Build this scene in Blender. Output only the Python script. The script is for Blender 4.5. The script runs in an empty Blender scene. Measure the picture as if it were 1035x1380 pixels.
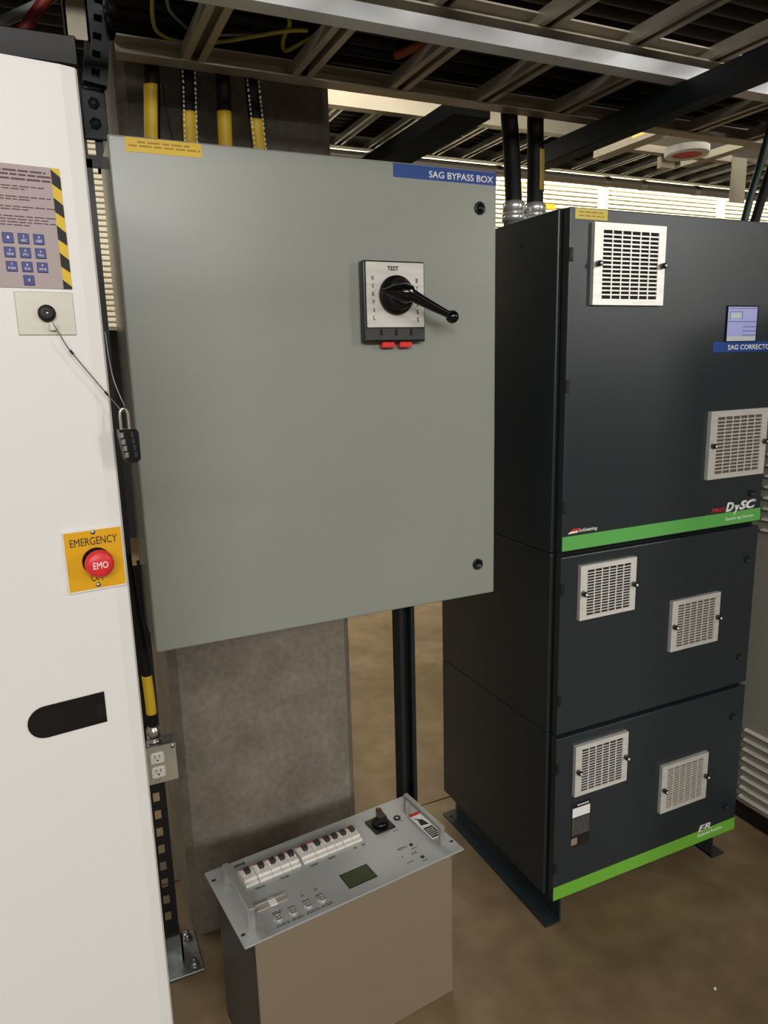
import bpy, bmesh, math, random
from mathutils import Vector, Matrix

random.seed(7)
scene = bpy.context.scene
COL = scene.collection
H = 1.343                                    # camera height

# ---------------------------------------------------------------- camera
yaw, pitch, roll, FPX = .428, .2055, -.0259, 974.0
F = Vector((math.sin(yaw)*math.cos(pitch), math.cos(yaw)*math.cos(pitch), -math.sin(pitch)))
R0 = Vector((math.cos(yaw), -math.sin(yaw), 0))
U0 = R0.cross(F)
Rv = R0*math.cos(roll) + U0*math.sin(roll)
Uv = -R0*math.sin(roll) + U0*math.cos(roll)
cam = bpy.data.cameras.new('camera')
cam.sensor_fit = 'VERTICAL'
cam.sensor_height = 36.0
cam.lens = FPX/1380*36.0
cam.clip_start = .02
camo = bpy.data.objects.new('camera', cam)
COL.objects.link(camo)
M = Matrix.Identity(4)
for i in range(3):
    M[i][0], M[i][1], M[i][2] = Rv[i], Uv[i], -F[i]
M[0][3], M[1][3], M[2][3] = 0, 0, H
camo.matrix_world = M
scene.camera = camo

# ---------------------------------------------------------------- light
w = bpy.data.worlds.new('world')
scene.world = w
w.use_nodes = True
w.node_tree.nodes['Background'].inputs[0].default_value = (.9, .95, 1, 1)
w.node_tree.nodes['Background'].inputs[1].default_value = .05


def area(name, loc, target, sx, sy, watts, col=(1, .97, .92)):
    l = bpy.data.lights.new(name, 'AREA')
    l.shape = 'RECTANGLE'
    l.size, l.size_y = sx, sy
    l.energy = watts
    l.color = col
    o = bpy.data.objects.new(name, l)
    o.location = loc
    o.rotation_euler = (Vector(target)-Vector(loc)).to_track_quat('-Z', 'Y').to_euler()
    COL.objects.link(o)
    return o


area('ceiling_lamp_aisle_far', (-.6, -4.2, 2.9), (.6, 1.2, 1.3), 4.5, .5, 200, (1, .98, .955))
area('ceiling_lamp_aisle_near', (.2, -1.4, 3.1), (.2, -1.2, 0), 2.4, .3, 16, (1, .97, .93))
area('ceiling_lamp_right_aisle', (4.5, -2.5, 2.9), (1.6, .8, 1.2), .7, 2.4, 75, (1, .97, .92))
area('ceiling_lamp_far_bay', (4.3, 4.92, 3.25), (4.3, 5.15, 2.0), 5.5, .3, 120, (1, .95, .82))
area('ceiling_lamp_back_aisle', (2.2, 2.55, 3.25), (2.3, 2.7, 0), 4.0, .4, 105, (1, .93, .8))
area('fill_light_left_bay', (-1.8, 3.8, 3.2), (-.2, 1.9, 1.2), 2.4, .4, 50, (1, .95, .85))  # unseen fill light, added to brighten the grey box's left side

scene.view_settings.view_transform = 'Standard'
scene.view_settings.look = 'None'
scene.view_settings.exposure = 0.0
scene.view_settings.gamma = 1.0
scene.view_settings.use_curve_mapping = False


# ---------------------------------------------------------------- materials
def lin(c):
    c = c/255
    return c/12.92 if c <= .04045 else ((c+.055)/1.055)**2.4


def rgb(r, g, b):
    return (lin(r), lin(g), lin(b), 1)


MAT = {}


def mat(name, col, rough=.5, metal=0, var=0, scale=20, bump=0, bscale=200, emit=0, spec=.5, rvar=0, stretch=None):
    m = bpy.data.materials.new(name)
    m.use_nodes = True
    nt = m.node_tree
    b = nt.nodes['Principled BSDF']
    c = rgb(*col)
    b.inputs['Base Color'].default_value = c
    b.inputs['Roughness'].default_value = rough
    b.inputs['Metallic'].default_value = metal
    b.inputs['Specular IOR Level'].default_value = spec
    if emit:
        b.inputs['Emission Color'].default_value = c
        b.inputs['Emission Strength'].default_value = emit
    tc = nt.nodes.new('ShaderNodeTexCoord')
    src = tc.outputs['Object']
    if stretch:
        mp = nt.nodes.new('ShaderNodeMapping')
        mp.inputs['Scale'].default_value = stretch
        nt.links.new(src, mp.inputs[0])
        src = mp.outputs[0]
    if var or rvar:
        n = nt.nodes.new('ShaderNodeTexNoise')
        n.inputs['Scale'].default_value = scale
        n.inputs['Detail'].default_value = 6
        nt.links.new(src, n.inputs['Vector'])
        if var:
            r = nt.nodes.new('ShaderNodeValToRGB')
            r.color_ramp.elements[0].position = .3
            r.color_ramp.elements[1].position = .7
            r.color_ramp.elements[0].color = [max(0, x*(1-var)) for x in c[:3]]+[1]
            r.color_ramp.elements[1].color = [min(1, x*(1+var)) for x in c[:3]]+[1]
            nt.links.new(n.outputs['Fac'], r.inputs[0])
            nt.links.new(r.outputs[0], b.inputs['Base Color'])
        if rvar:
            mr = nt.nodes.new('ShaderNodeMapRange')
            mr.inputs['To Min'].default_value = max(.02, rough-rvar)
            mr.inputs['To Max'].default_value = rough+rvar
            nt.links.new(n.outputs['Fac'], mr.inputs['Value'])
            nt.links.new(mr.outputs[0], b.inputs['Roughness'])
    if bump:
        n2 = nt.nodes.new('ShaderNodeTexNoise')
        n2.inputs['Scale'].default_value = bscale
        n2.inputs['Detail'].default_value = 3
        nt.links.new(src, n2.inputs['Vector'])
        bp = nt.nodes.new('ShaderNodeBump')
        bp.inputs['Strength'].default_value = bump
        bp.inputs['Distance'].default_value = .002
        nt.links.new(n2.outputs['Fac'], bp.inputs['Height'])
        nt.links.new(bp.outputs[0], b.inputs['Normal'])
    MAT[name] = m
    return m


def two_scale(name, cols, s1, s2, rough, bump=.15, rvar=.1):
    """mottled concrete: two noises mixed through a three stop ramp"""
    m = bpy.data.materials.new(name)
    m.use_nodes = True
    nt = m.node_tree
    b = nt.nodes['Principled BSDF']
    tc = nt.nodes.new('ShaderNodeTexCoord')
    n1 = nt.nodes.new('ShaderNodeTexNoise')
    n1.inputs['Scale'].default_value = s1
    n1.inputs['Detail'].default_value = 8
    n1.inputs['Roughness'].default_value = .62
    n2 = nt.nodes.new('ShaderNodeTexNoise')
    n2.inputs['Scale'].default_value = s2
    n2.inputs['Detail'].default_value = 6
    for n in (n1, n2):
        nt.links.new(tc.outputs['Object'], n.inputs['Vector'])
    mx = nt.nodes.new('ShaderNodeMath')
    mx.operation = 'MULTIPLY_ADD'
    mx.inputs[1].default_value = .35
    nt.links.new(n2.outputs['Fac'], mx.inputs[0])
    mm = nt.nodes.new('ShaderNodeMath')
    mm.operation = 'MULTIPLY'
    mm.inputs[1].default_value = .65
    nt.links.new(n1.outputs['Fac'], mm.inputs[0])
    nt.links.new(mm.outputs[0], mx.inputs[2])
    r = nt.nodes.new('ShaderNodeValToRGB')
    e = r.color_ramp.elements
    e[0].position, e[1].position = .36, .64
    e[0].color, e[1].color = rgb(*cols[0]), rgb(*cols[2])
    k = e.new(.5)
    k.color = rgb(*cols[1])
    nt.links.new(mx.outputs[0], r.inputs[0])
    nt.links.new(r.outputs[0], b.inputs['Base Color'])
    mr = nt.nodes.new('ShaderNodeMapRange')
    mr.inputs['To Min'].default_value = rough-rvar
    mr.inputs['To Max'].default_value = rough+rvar
    nt.links.new(n1.outputs['Fac'], mr.inputs['Value'])
    nt.links.new(mr.outputs[0], b.inputs['Roughness'])
    bp = nt.nodes.new('ShaderNodeBump')
    bp.inputs['Strength'].default_value = bump
    bp.inputs['Distance'].default_value = .003
    nt.links.new(n2.outputs['Fac'], bp.inputs['Height'])
    nt.links.new(bp.outputs[0], b.inputs['Normal'])
    MAT[name] = m


two_scale('floor_concrete', [(104, 87, 61), (121, 102, 74), (139, 120, 90)], 2.2, 14, .42, .04, .1)
two_scale('column_concrete', [(106, 97, 86), (122, 113, 100), (138, 129, 116)], 8, 70, .8, .35, .05)
mat('joint_black', (30, 26, 20), .9)
mat('wall_paint', (205, 203, 196), .7, bump=.05)
mat('wall_dark', (40, 40, 42), .8)
mat('ceiling_black', (16, 17, 20), .9)
mat('white_paint', (232, 229, 224), .38, bump=.03, bscale=500)
mat('white_edge', (226, 223, 218), .4)
mat('black_paint', (14, 14, 15), .45)
mat('black_matte', (5, 6, 7), .9, spec=.05)
mat('black_plastic', (10, 10, 11), .3)
mat('switch_strip', (52, 53, 52), .5)
mat('black_gloss', (8, 8, 9), .16)
mat('black_rubber', (13, 13, 14), .55)
mat('grey_enclosure', (145, 148, 139), .30, bump=.05, bscale=700, var=.03, scale=3)
mat('grey_side', (145, 148, 139), .16, bump=.02, bscale=300)
mat('charcoal_paint', (38, 45, 48), .34, bump=.08, bscale=900)
mat('charcoal_gap', (8, 9, 9), .6)
mat('steel', (196, 192, 184), .3, 1, var=.08, scale=30, bump=.05, bscale=300)
mat('brushed_steel', (236, 233, 225), .42, .45, var=.08, scale=14, stretch=(1, 1, 12))
bs = MAT['brushed_steel']
_nt = bs.node_tree
_b = _nt.nodes['Principled BSDF']
_tg = _nt.nodes.new('ShaderNodeTangent')
_tg.direction_type = 'RADIAL'
_tg.axis = 'Z'
_b.inputs['Anisotropic'].default_value = .6
_b.inputs['Anisotropic Rotation'].default_value = .25
_nt.links.new(_tg.outputs[0], _b.inputs['Tangent'])
mat('hub_metal', (225, 224, 218), .25, .7)
mat('frame_metal', (150, 143, 126), .45, .25, var=.1, scale=10)
mat('tray_aluminium', (140, 133, 116), .45, .5, var=.08, scale=6)
mat('zinc', (150, 154, 152), .38, .9, var=.2, scale=60)
mat('aluminium', (190, 187, 178), .36, .8, var=.06, scale=8)
mat('bright_aluminium', (226, 228, 230), .38, .35, var=.05, scale=10)
mat('dull_aluminium', (186, 178, 162), .4, .55, var=.12, scale=12)
mat('panel_aluminium', (180, 183, 183), .42, .45, bump=.03, bscale=900)
mat('handle_aluminium', (186, 186, 182), .35, .7)
mat('body_metal', (158, 142, 121), .45, .4, bump=.04, bscale=900)
mat('body_shade', (64, 60, 55), .45, .3)
mat('yellow_label', (222, 184, 40), .5)
mat('pale_yellow_label', (214, 196, 96), .5)
mat('mustard_label', (176, 146, 52), .5)
mat('yellow_plate', (226, 168, 18), .4)
mat('blue_label', (28, 66, 140), .4)
mat('navy_key', (62, 66, 130), .45)
mat('white_print', (240, 240, 236), .5)
mat('black_print', (22, 20, 20), .6)
mat('maroon_print', (92, 66, 72), .6)
mat('amber_print', (168, 132, 40), .6)
mat('green_print', (96, 176, 84), .5)
mat('lime_print', (112, 178, 56), .5)
mat('red_print', (196, 44, 36), .5)
mat('red_button', (224, 48, 52), .4)
mat('red_plastic', (222, 52, 50), .35)
mat('dark_red_cable', (120, 32, 26), .5)
mat('orange_cable', (150, 72, 34), .5)
mat('sign_mauve', (172, 156, 154), .5)
mat('breaker_white', (228, 222, 214), .4)
mat('breaker_dark', (52, 46, 44), .4)
mat('lcd', (62, 70, 44), .22)
mat('screen_glow', (142, 144, 190), .3, emit=.34)
mat('screen_dark', (92, 96, 132), .3, emit=.2)
mat('screen_pale', (166, 178, 168), .3, emit=.25)
mat('filter_dark', (20, 20, 19), .8)
mat('filter_brown', (92, 82, 72), .8, var=.2, scale=90)
mat('filter_grey', (138, 128, 114), .75, var=.15, scale=120)
mat('beige_paint', (150, 148, 134), .45, bump=.04, bscale=600)
mat('beige_light', (206, 202, 188), .4)
mat('cable_navy', (34, 40, 52), .4)
mat('cable_deep', (15, 18, 27), .6, spec=.2)
mat('cable_black', (12, 12, 14), .6, spec=.3)
mat('cable_green', (18, 44, 34), .4)
mat('wire_yellow', (156, 150, 56), .5)
mat('wire_grey', (120, 126, 128), .5)
mat('beam_green', (13, 25, 28), .5)
mat('strut_dark', (40, 46, 47), .45, .3)
mat('rack_cream', (238, 231, 210), .55)
mat('pipe_metal', (150, 142, 124), .4, .6)
mat('outlet_white', (228, 226, 216), .4)
mat('nameplate', (26, 26, 26), .35)
mat('nameplate_grey', (92, 92, 90), .4)
mat('tan_sticker', (150, 128, 104), .5)
mat('lock_plate', (204, 200, 186), .42, .25)
mat('wire_steel', (120, 118, 112), .35, .9)


# ---------------------------------------------------------------- mesh builder
class MB:
    def __init__(s):
        s.v, s.f, s.sm = [], [], []

    def add(s, vs, fs, smooth=False):
        b = len(s.v)
        s.v += [tuple(p) for p in vs]
        s.f += [tuple(i+b for i in f) for f in fs]
        s.sm += [smooth]*len(fs)
        return s

    def box(s, x0, x1, y0, y1, z0, z1):
        return s.add([(x0, y0, z0), (x1, y0, z0), (x1, y1, z0), (x0, y1, z0),
                      (x0, y0, z1), (x1, y0, z1), (x1, y1, z1), (x0, y1, z1)],
                     [(0, 3, 2, 1), (4, 5, 6, 7), (0, 1, 5, 4), (1, 2, 6, 5), (2, 3, 7, 6), (3, 0, 4, 7)])

    def rbox(s, x0, x1, y0, y1, z0, z1, r=.003, seg=2):
        bm = bmesh.new()
        bmesh.ops.create_cube(bm, size=1)
        for v in bm.verts:
            v.co = Vector(((x0+x1)/2+v.co.x*(x1-x0), (y0+y1)/2+v.co.y*(y1-y0), (z0+z1)/2+v.co.z*(z1-z0)))
        bmesh.ops.bevel(bm, geom=list(bm.edges), offset=r, segments=seg, affect='EDGES', profile=.5)
        return s._bm(bm)

    def _bm(s, bm, smooth=False):
        bm.verts.index_update()
        s.add([v.co[:] for v in bm.verts], [[v.index for v in f.verts] for f in bm.faces], smooth)
        bm.free()
        return s

    def prism(s, poly, axis, a, b):
        """poly = 2D points; axis 'x','y','z' is the extrusion axis; a..b extent"""
        n = len(poly)

        def P(p, t):
            return {'x': (t, p[0], p[1]), 'y': (p[0], t, p[1]), 'z': (p[0], p[1], t)}[axis]
        vs = [P(p, a) for p in poly]+[P(p, b) for p in poly]
        fs = [tuple(range(n)), tuple(range(2*n-1, n-1, -1))]
        fs += [(i, i+n, (i+1) % n+n, (i+1) % n) for i in range(n)]
        return s.add(vs, fs)

    def ring(s, pts, radii, seg=12, cap=True, smooth=True):
        """tube along a list of points with a radius each"""
        pts = [Vector(p) for p in pts]
        rings = []
        up = None
        for i, p in enumerate(pts):
            t = (pts[min(i+1, len(pts)-1)]-pts[max(i-1, 0)])
            if t.length < 1e-9:
                t = Vector((0, 0, 1))
            t.normalize()
            if up is None:
                up = t.orthogonal().normalized()
            up = (up-t*up.dot(t))
            if up.length < 1e-6:
                up = t.orthogonal()
            up.normalize()
            sd = t.cross(up)
            rings.append([p+(up*math.cos(2*math.pi*k/seg)+sd*math.sin(2*math.pi*k/seg))*radii[i] for k in range(seg)])
        vs = [q for r in rings for q in r]
        fs = []
        for i in range(len(rings)-1):
            for k in range(seg):
                a, b = i*seg+k, i*seg+(k+1) % seg
                fs.append((a, b, b+seg, a+seg))
        s.add(vs, fs, smooth)
        if cap:
            s.add(rings[0], [tuple(range(seg-1, -1, -1))])
            s.add(rings[-1], [tuple(range(seg))])
        return s

    def tube(s, pts, r, seg=10, sub=1):
        if sub > 1:
            pts = catmull(pts, sub)
        return s.ring(pts, [r]*len(pts), seg)

    def cyl(s, c, axis, r, h, seg=20, r2=None):
        c = Vector(c)
        d = {'x': Vector((1, 0, 0)), 'y': Vector((0, 1, 0)), 'z': Vector((0, 0, 1))}[axis]
        return s.ring([c, c+d*h], [r, r if r2 is None else r2], seg)

    def lathe(s, c, axis, prof, seg=24):
        """prof = [(distance along axis, radius)]"""
        c = Vector(c)
        d = {'x': Vector((1, 0, 0)), 'y': Vector((0, 1, 0)), 'z': Vector((0, 0, 1)), '-y': Vector((0, -1, 0))}[axis]
        a = d.orthogonal().normalized()
        b = d.cross(a)
        vs, fs = [], []
        for t, r in prof:
            for k in range(seg):
                th = 2*math.pi*k/seg
                vs.append(c+d*t+(a*math.cos(th)+b*math.sin(th))*max(r, 1e-5))
        for i in range(len(prof)-1):
            for k in range(seg):
                p, q = i*seg+k, i*seg+(k+1) % seg
                fs.append((p, q, q+seg, p+seg))
        fs.append(tuple(range(seg-1, -1, -1)))
        fs.append(tuple(range((len(prof)-1)*seg, len(prof)*seg)))
        return s.add(vs, fs, True)

    def annulus(s, c, axis, ri, ro, h, seg=24):
        return s.lathe_open(c, axis, [(0, ri), (0, ro), (h, ro), (h, ri), (0, ri)], seg)

    def lathe_open(s, c, axis, prof, seg=24):
        n = len(s.f)
        s.lathe(c, axis, prof, seg)
        for _ in range(2):
            s.f.pop()
            s.sm.pop()
        for i in range(n, len(s.sm)):
            s.sm[i] = False
        return s

    def sphere(s, c, r, seg=20, sc=(1, 1, 1)):
        bm = bmesh.new()
        bmesh.ops.create_uvsphere(bm, u_segments=seg, v_segments=seg//2, radius=r)
        for v in bm.verts:
            v.co = Vector((v.co.x*sc[0], v.co.y*sc[1], v.co.z*sc[2]))+Vector(c)
        return s._bm(bm, True)

    def mesh(s, name, m):
        me = bpy.data.meshes.new(name)
        me.from_pydata(s.v, [], s.f)
        me.polygons.foreach_set('use_smooth', s.sm)
        if m:
            me.materials.append(MAT[m])
        bm = bmesh.new()
        bm.from_mesh(me)
        bmesh.ops.recalc_face_normals(bm, faces=bm.faces)
        bm.to_mesh(me)
        bm.free()
        me.update()
        return me

    def build(s, name, m, parent=None):
        return link(name, s.mesh(name, m), parent)


def catmull(pts, n):
    P = [Vector(p) for p in pts]
    P = [P[0]*2-P[1]]+P+[P[-1]*2-P[-2]]
    out = []
    for i in range(1, len(P)-2):
        a, b, c, d = P[i-1:i+3]
        for k in range(n):
            t = k/n
            out.append(.5*((2*b)+(c-a)*t+(2*a-5*b+4*c-d)*t*t+(3*b-a-3*c+d)*t**3))
    out.append(P[-2])
    return out


def link(name, me, parent=None, loc=None):
    o = bpy.data.objects.new(name, me)
    COL.objects.link(o)
    if parent:
        o.parent = parent
    if loc:
        o.location = loc
    return o


def tag(o, label, cat, group=None):
    o['label'] = label
    o['category'] = cat
    if group:
        o['group'] = group
    return o


def thing(name, label, cat, loc=(0, 0, 0), rz=0, group=None):
    o = bpy.data.objects.new(name, None)
    o.empty_display_size = .05
    COL.objects.link(o)
    o.location = loc
    o.rotation_euler = (0, 0, rz)
    return tag(o, label, cat, group)


def struct(o):
    o['kind'] = 'structure'
    return o


def text(s, parent, m, box, plane='front', at=0, bold=0, shear=0, depth=.0004, name='lettering', rot=0, align=None):
    """lettering fitted to box = (u0, u1, v0, v1) on a plane.
    front: u = x, v = z, faces -y at y = at.   top: u = x, v = y, faces +z at z = at."""
    cu = bpy.data.curves.new('t', 'FONT')
    cu.body = s
    cu.size = 1
    cu.extrude = 0
    cu.offset = bold
    cu.shear = shear
    cu.resolution_u = 3
    o = bpy.data.objects.new('t', cu)
    COL.objects.link(o)
    dg = bpy.context.evaluated_depsgraph_get()
    me = bpy.data.meshes.new_from_object(o.evaluated_get(dg))
    bpy.data.objects.remove(o)
    bpy.data.curves.remove(cu)
    me.name = name
    xs = [v.co.x for v in me.vertices]
    ys = [v.co.y for v in me.vertices]
    x0, x1, y0, y1 = min(xs), max(xs), min(ys), max(ys)
    u0, u1, v0, v1 = box
    for v in me.vertices:
        a = (v.co.x-x0)/(x1-x0)
        b = (v.co.y-y0)/(y1-y0)
        if rot == 90:
            a, b = 1-b, a
        u, k = u0+a*(u1-u0), v0+b*(v1-v0)
        v.co = (u, at, k) if plane == 'front' else (u, k, at)
    me.materials.clear()
    me.materials.append(MAT[m])
    # give the lettering a body
    bm = bmesh.new()
    bm.from_mesh(me)
    g = bmesh.ops.extrude_face_region(bm, geom=list(bm.faces))
    d = Vector((0, -depth, 0)) if plane == 'front' else Vector((0, 0, depth))
    bmesh.ops.translate(bm, vec=d, verts=[e for e in g['geom'] if isinstance(e, bmesh.types.BMVert)])
    bmesh.ops.recalc_face_normals(bm, faces=bm.faces)
    bm.to_mesh(me)
    bm.free()
    return link(name, me, parent)


def print_bars(parent, m, lines, at, plane='front', h=.0012, depth=.0003, name='small_print', seed=1, wl=(.004, .011), gap=.0016):
    """unreadable small print: rows of word-long bars. lines = [(u0, u1, v)]"""
    rnd = random.Random(seed)
    b = MB()
    for u0, u1, v in lines:
        u = u0
        while u < u1:
            e = min(u1, u+rnd.uniform(*wl))
            if plane == 'front':
                b.box(u, e, at-depth, at, v-h/2, v+h/2)
            else:
                b.box(u, e, v-h/2, v+h/2, at, at+depth)
            u = e+gap
    return b.build(name, m, parent)


# ================================================================= the room
X0, X1, Y0, Y1, ZC = -4.0, 8.0, -6.0, 6.0, 3.4
fl = struct(MB().box(X0, X1, Y0, Y1, -.08, -.012).build('floor', 'joint_black'))
JY = 1.778
MB().box(X0, X1, Y0, JY-.003, -.012, 0).build('slab', 'floor_concrete', fl)
MB().box(X0, X1, JY+.003, Y1, -.012, 0).build('slab', 'floor_concrete', fl)
struct(MB().box(X0, X1, Y0, Y1, ZC, ZC+.1).build('ceiling', 'ceiling_black'))
struct(MB().box(X0, X1, Y1, Y1+.1, 0, ZC).build('wall_back', 'wall_dark'))
struct(MB().box(X0, X1, Y0-.1, Y0, 0, ZC).build('wall_front', 'wall_paint'))
struct(MB().box(X0-.1, X0, Y0, Y1, 0, ZC).build('wall_left', 'wall_paint'))
struct(MB().box(X1, X1+.1, Y0, Y1, 0, ZC).build('wall_right', 'wall_paint'))

c = .018
cx0, cx1, cy0, cy1 = .181, .614, 1.56, 1.99
col = MB().prism([(cx0+c, cy0), (cx1-c, cy0), (cx1, cy0+c), (cx1, cy1-c), (cx1-c, cy1), (cx0+c, cy1), (cx0, cy1-c), (cx0, cy0+c)], 'z', 0, ZC)
tag(col.build('concrete_column', 'column_concrete'), 'square bare concrete column with chamfered corners behind the grey wall box', 'column')

# ================================================================= white cabinet
WC = thing('white_cabinet', 'tall white cabinet with yellow emergency off button at the left edge', 'cabinet', (.0693, .92, 0), .138)
MB().prism([(-.62, 0), (-.018, 0), (-.003, .003), (0, .007), (0, .028), (-.62, .028)], 'z', .02, 1.6627).build('door', 'white_paint', WC)
MB().box(-.615, -.012, .029, .34, .0, 1.655).build('body', 'white_edge', WC)
# instruction sign
SG = MB().box(-.30, -.0305, -.0012, 0, 1.4313, 1.557).build('instruction_sign', 'sign_mauve', WC)
SG['label'] = 'mauve instruction sign with blue keypad and hazard stripe'
MB().box(-.0395, -.0305, -.0016, -.0012, 1.4313, 1.557).build('hazard_stripe', 'yellow_label', SG)
hz = MB()
per = .0286
for k in range(5):
    t = 1.5555-k*per
    b_ = t-.0148
    lo = 1.4313
    hz.prism([(-.0395, max(lo, t)), (-.0305, max(lo, t-.0075)), (-.0305, max(lo, b_-.0062)), (-.0395, max(lo, b_))], 'y', -.0021, -.0016)
hz.build('hazard_black', 'black_print', SG)
zz = lambda py: 1.557-(py-228)*.00078
xx = lambda px: -.0305-(79.8-px)*.00070
print_bars(SG, 'maroon_print', [(-.28, xx(59.5), zz(236)), (-.28, xx(68), zz(241)), (-.28, xx(65), zz(246.5))], -.0012, h=.0019, seed=3, wl=(.006, .014))
print_bars(SG, 'maroon_print', [(-.28, xx(55), zz(256)), (-.28, xx(30), zz(259.5)), (-.28, xx(63), zz(269.5)), (-.28, xx(33), zz(273)),
                                (-.28, xx(69), zz(282.5)), (-.28, xx(29), zz(286)), (-.28, xx(67), zz(295)), (-.28, xx(56), zz(298.8)),
                                (-.28, xx(66), zz(302.6)), (-.28, xx(28), zz(306.4))], -.0012, h=.0011, seed=5)
kx = [-.0895, -.0743, -.0592]
kz = [1.4823, 1.4677, 1.4531, 1.4392]
key_mesh = MB().rbox(-.0054, .0054, -.0012, 0, -.0054, .0054, .0005, 1).mesh('keypad_key', 'navy_key')
keys = [(0, 0, '1', ''), (1, 0, '2', 'ABC'), (2, 0, '3', 'DEF'), (0, 1, '4', 'GHI'), (1, 1, '5', 'JKL'), (2, 1, '6', 'MNO'),
        (0, 2, '7', 'PQRS'), (1, 2, '8', 'TUV'), (2, 2, '9', 'WXYZ'), (1, 3, '0', '')]
for i, j, a, b_ in keys:
    x, z = kx[i]+j*.0002, kz[j]
    link('keypad_key', key_mesh, SG, (x, -.0012, z))
    zt = z+.0008 if b_ else z-.0010
    text(a, SG, 'white_print', (x-.0008, x+.0008, zt, zt+.0026), at=-.0024, name='key_lettering')
    if b_:
        hw = .0030 if len(b_) == 3 else .0038
        text(b_, SG, 'white_print', (x-hw, x+hw, z-.0032, z-.0008), at=-.0024, name='key_lettering')
# lock plate and knob
LP = MB().rbox(-.0905, -.031, -.002, 0, 1.3812, 1.4275, .0006, 1).build('lock_plate', 'lock_plate', WC)
MB().lathe((-.0602, -.002, 1.4045), '-y', [(0, .0092), (.004, .0092), (.006, .0078), (.0065, .0045), (.0062, .0)], 24).build('knob', 'black_rubber', LP)
MB().lathe((-.0602, -.0082, 1.4045), '-y', [(0, .0022), (.0012, .0018), (.0014, 0)], 12).build('knob_centre', 'steel', LP)
# emergency off
EP = MB().rbox(-.0722, -.0040, -.0035, 0, 1.0795, 1.1562, .001, 1).build('emergency_off_plate', 'white_paint', WC)
EP['label'] = 'yellow emergency off plate in white holder'
MB().box(-.0705, -.0058, -.0042, -.0035, 1.0825, 1.1545).build('yellow_face', 'yellow_plate', EP)
MB().lathe((-.0370, -.0042, 1.1167), '-y', [(0, .0105), (.012, .0105), (.0125, .0158), (.016, .0166), (.020, .0160), (.0225, .0130), (.0238, .007), (.0241, 0)], 32).build('red_mushroom_button', 'red_button', EP)
MB().annulus((-.0370, -.0042, 1.1167), 'y', .0105, .0165, -.0012).build('button_collar', 'black_plastic', EP)
text('EMERGENCY', EP, 'black_print', (-.0645, -.0110, 1.1368, 1.1462), at=-.0042)
text('OFF', EP, 'black_print', (-.0452, -.0296, 1.0918, 1.1012), at=-.0042)
text('EMO', EP, 'white_print', (-.0455, -.0288, 1.1125, 1.1205), at=-.0284, depth=.0010)
for zz_ in (1.1520, 1.0868):
    MB().lathe((-.0378, -.0042, zz_), '-y', [(0, .0030), (.001, .0028), (.0016, .0014), (.0017, 0)], 14).build('screw', 'steel', EP)
# lift handle
pts = [(-.0447, .9072), (-.0447, .9478)]
for k in range(13):
    a = math.pi/2+math.pi*k/12
    pts.append((-.1135+.0203*math.cos(a), .9275+.0203*math.sin(a)))
LH = MB().prism(pts, 'y', -.0016, .0).build('lift_handle', 'black_plastic', WC)
MB().rbox(-.056, -.047, -.0028, -.0016, .918, .934, .0005, 1).build('finger_catch', 'black_paint', LH)

# security lanyard and padlock hang from the plate
LA = thing('security_lanyard', 'thin steel wire lanyard running from steel plate to the padlock', 'lanyard', (.0693, .92, 0), .138)
MB().tube([(-.0560, -.0085, 1.394), (-.050, -.010, 1.381), (-.043, -.010, 1.3665), (-.025, -.010, 1.340), (-.007, -.010, 1.3145), (.0028, -.011, 1.3005), (.008, -.013, 1.2925)], .0007, 8, 4).build('wire', 'wire_steel', LA)
MB().tube([(.008, -.013, 1.2925), (.0112, -.012, 1.2940), (.0118, -.009, 1.3005), (.009, -.006, 1.310), (.0045, -.001, 1.330), (.0022, .001, 1.352), (.001, .003, 1.385)], .0007, 8, 4).build('wire', 'wire_steel', LA)
MB().tube([(-.0415, -.010, 1.3642), (-.0385, -.010, 1.3598)], .0014, 10).build('ferrule', 'black_paint', LA)
MB().tube([(-.0085, -.010, 1.3168), (-.0055, -.010, 1.3122)], .0014, 10).build('ferrule', 'black_paint', LA)
MB().rbox(-.0595, -.0520, -.0088, -.0082, 1.3862, 1.3945, .0002, 1).build('tab', 'lock_plate', LA)
PL = thing('combination_padlock', 'small black combination padlock hanging beside the white cabinet edge', 'padlock', (.0693, .92, 0), .138)
MB().prism([(.0005, 1.2725), (.0195, 1.2725), (.0225, 1.2680), (.0222, 1.2365), (.0175, 1.2325), (.0085, 1.2325), (.0045, 1.2370), (.0005, 1.2640)], 'y', -.022, -.008).build('lock_body', 'black_plastic', PL)
MB().tube([(.0045, -.015, 1.2725), (.0045, -.015, 1.288), (.006, -.015, 1.2945), (.0095, -.015, 1.2962), (.0125, -.015, 1.2935), (.0138, -.015, 1.287), (.0138, -.015, 1.2725)], .0017, 10, 4).build('shackle', 'steel', PL)
for k in range(4):
    z = 1.2660-k*.0078
    MB().cyl((.0030+k*.0012, -.0215, z-.0030), 'z', .0028, .0060, 14).build('dial', 'zinc', PL)
    MB().cyl((.0145+k*.0008, -.0215, z-.0030), 'z', .0026, .0060, 14).build('dial', 'strut_dark', PL)

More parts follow.
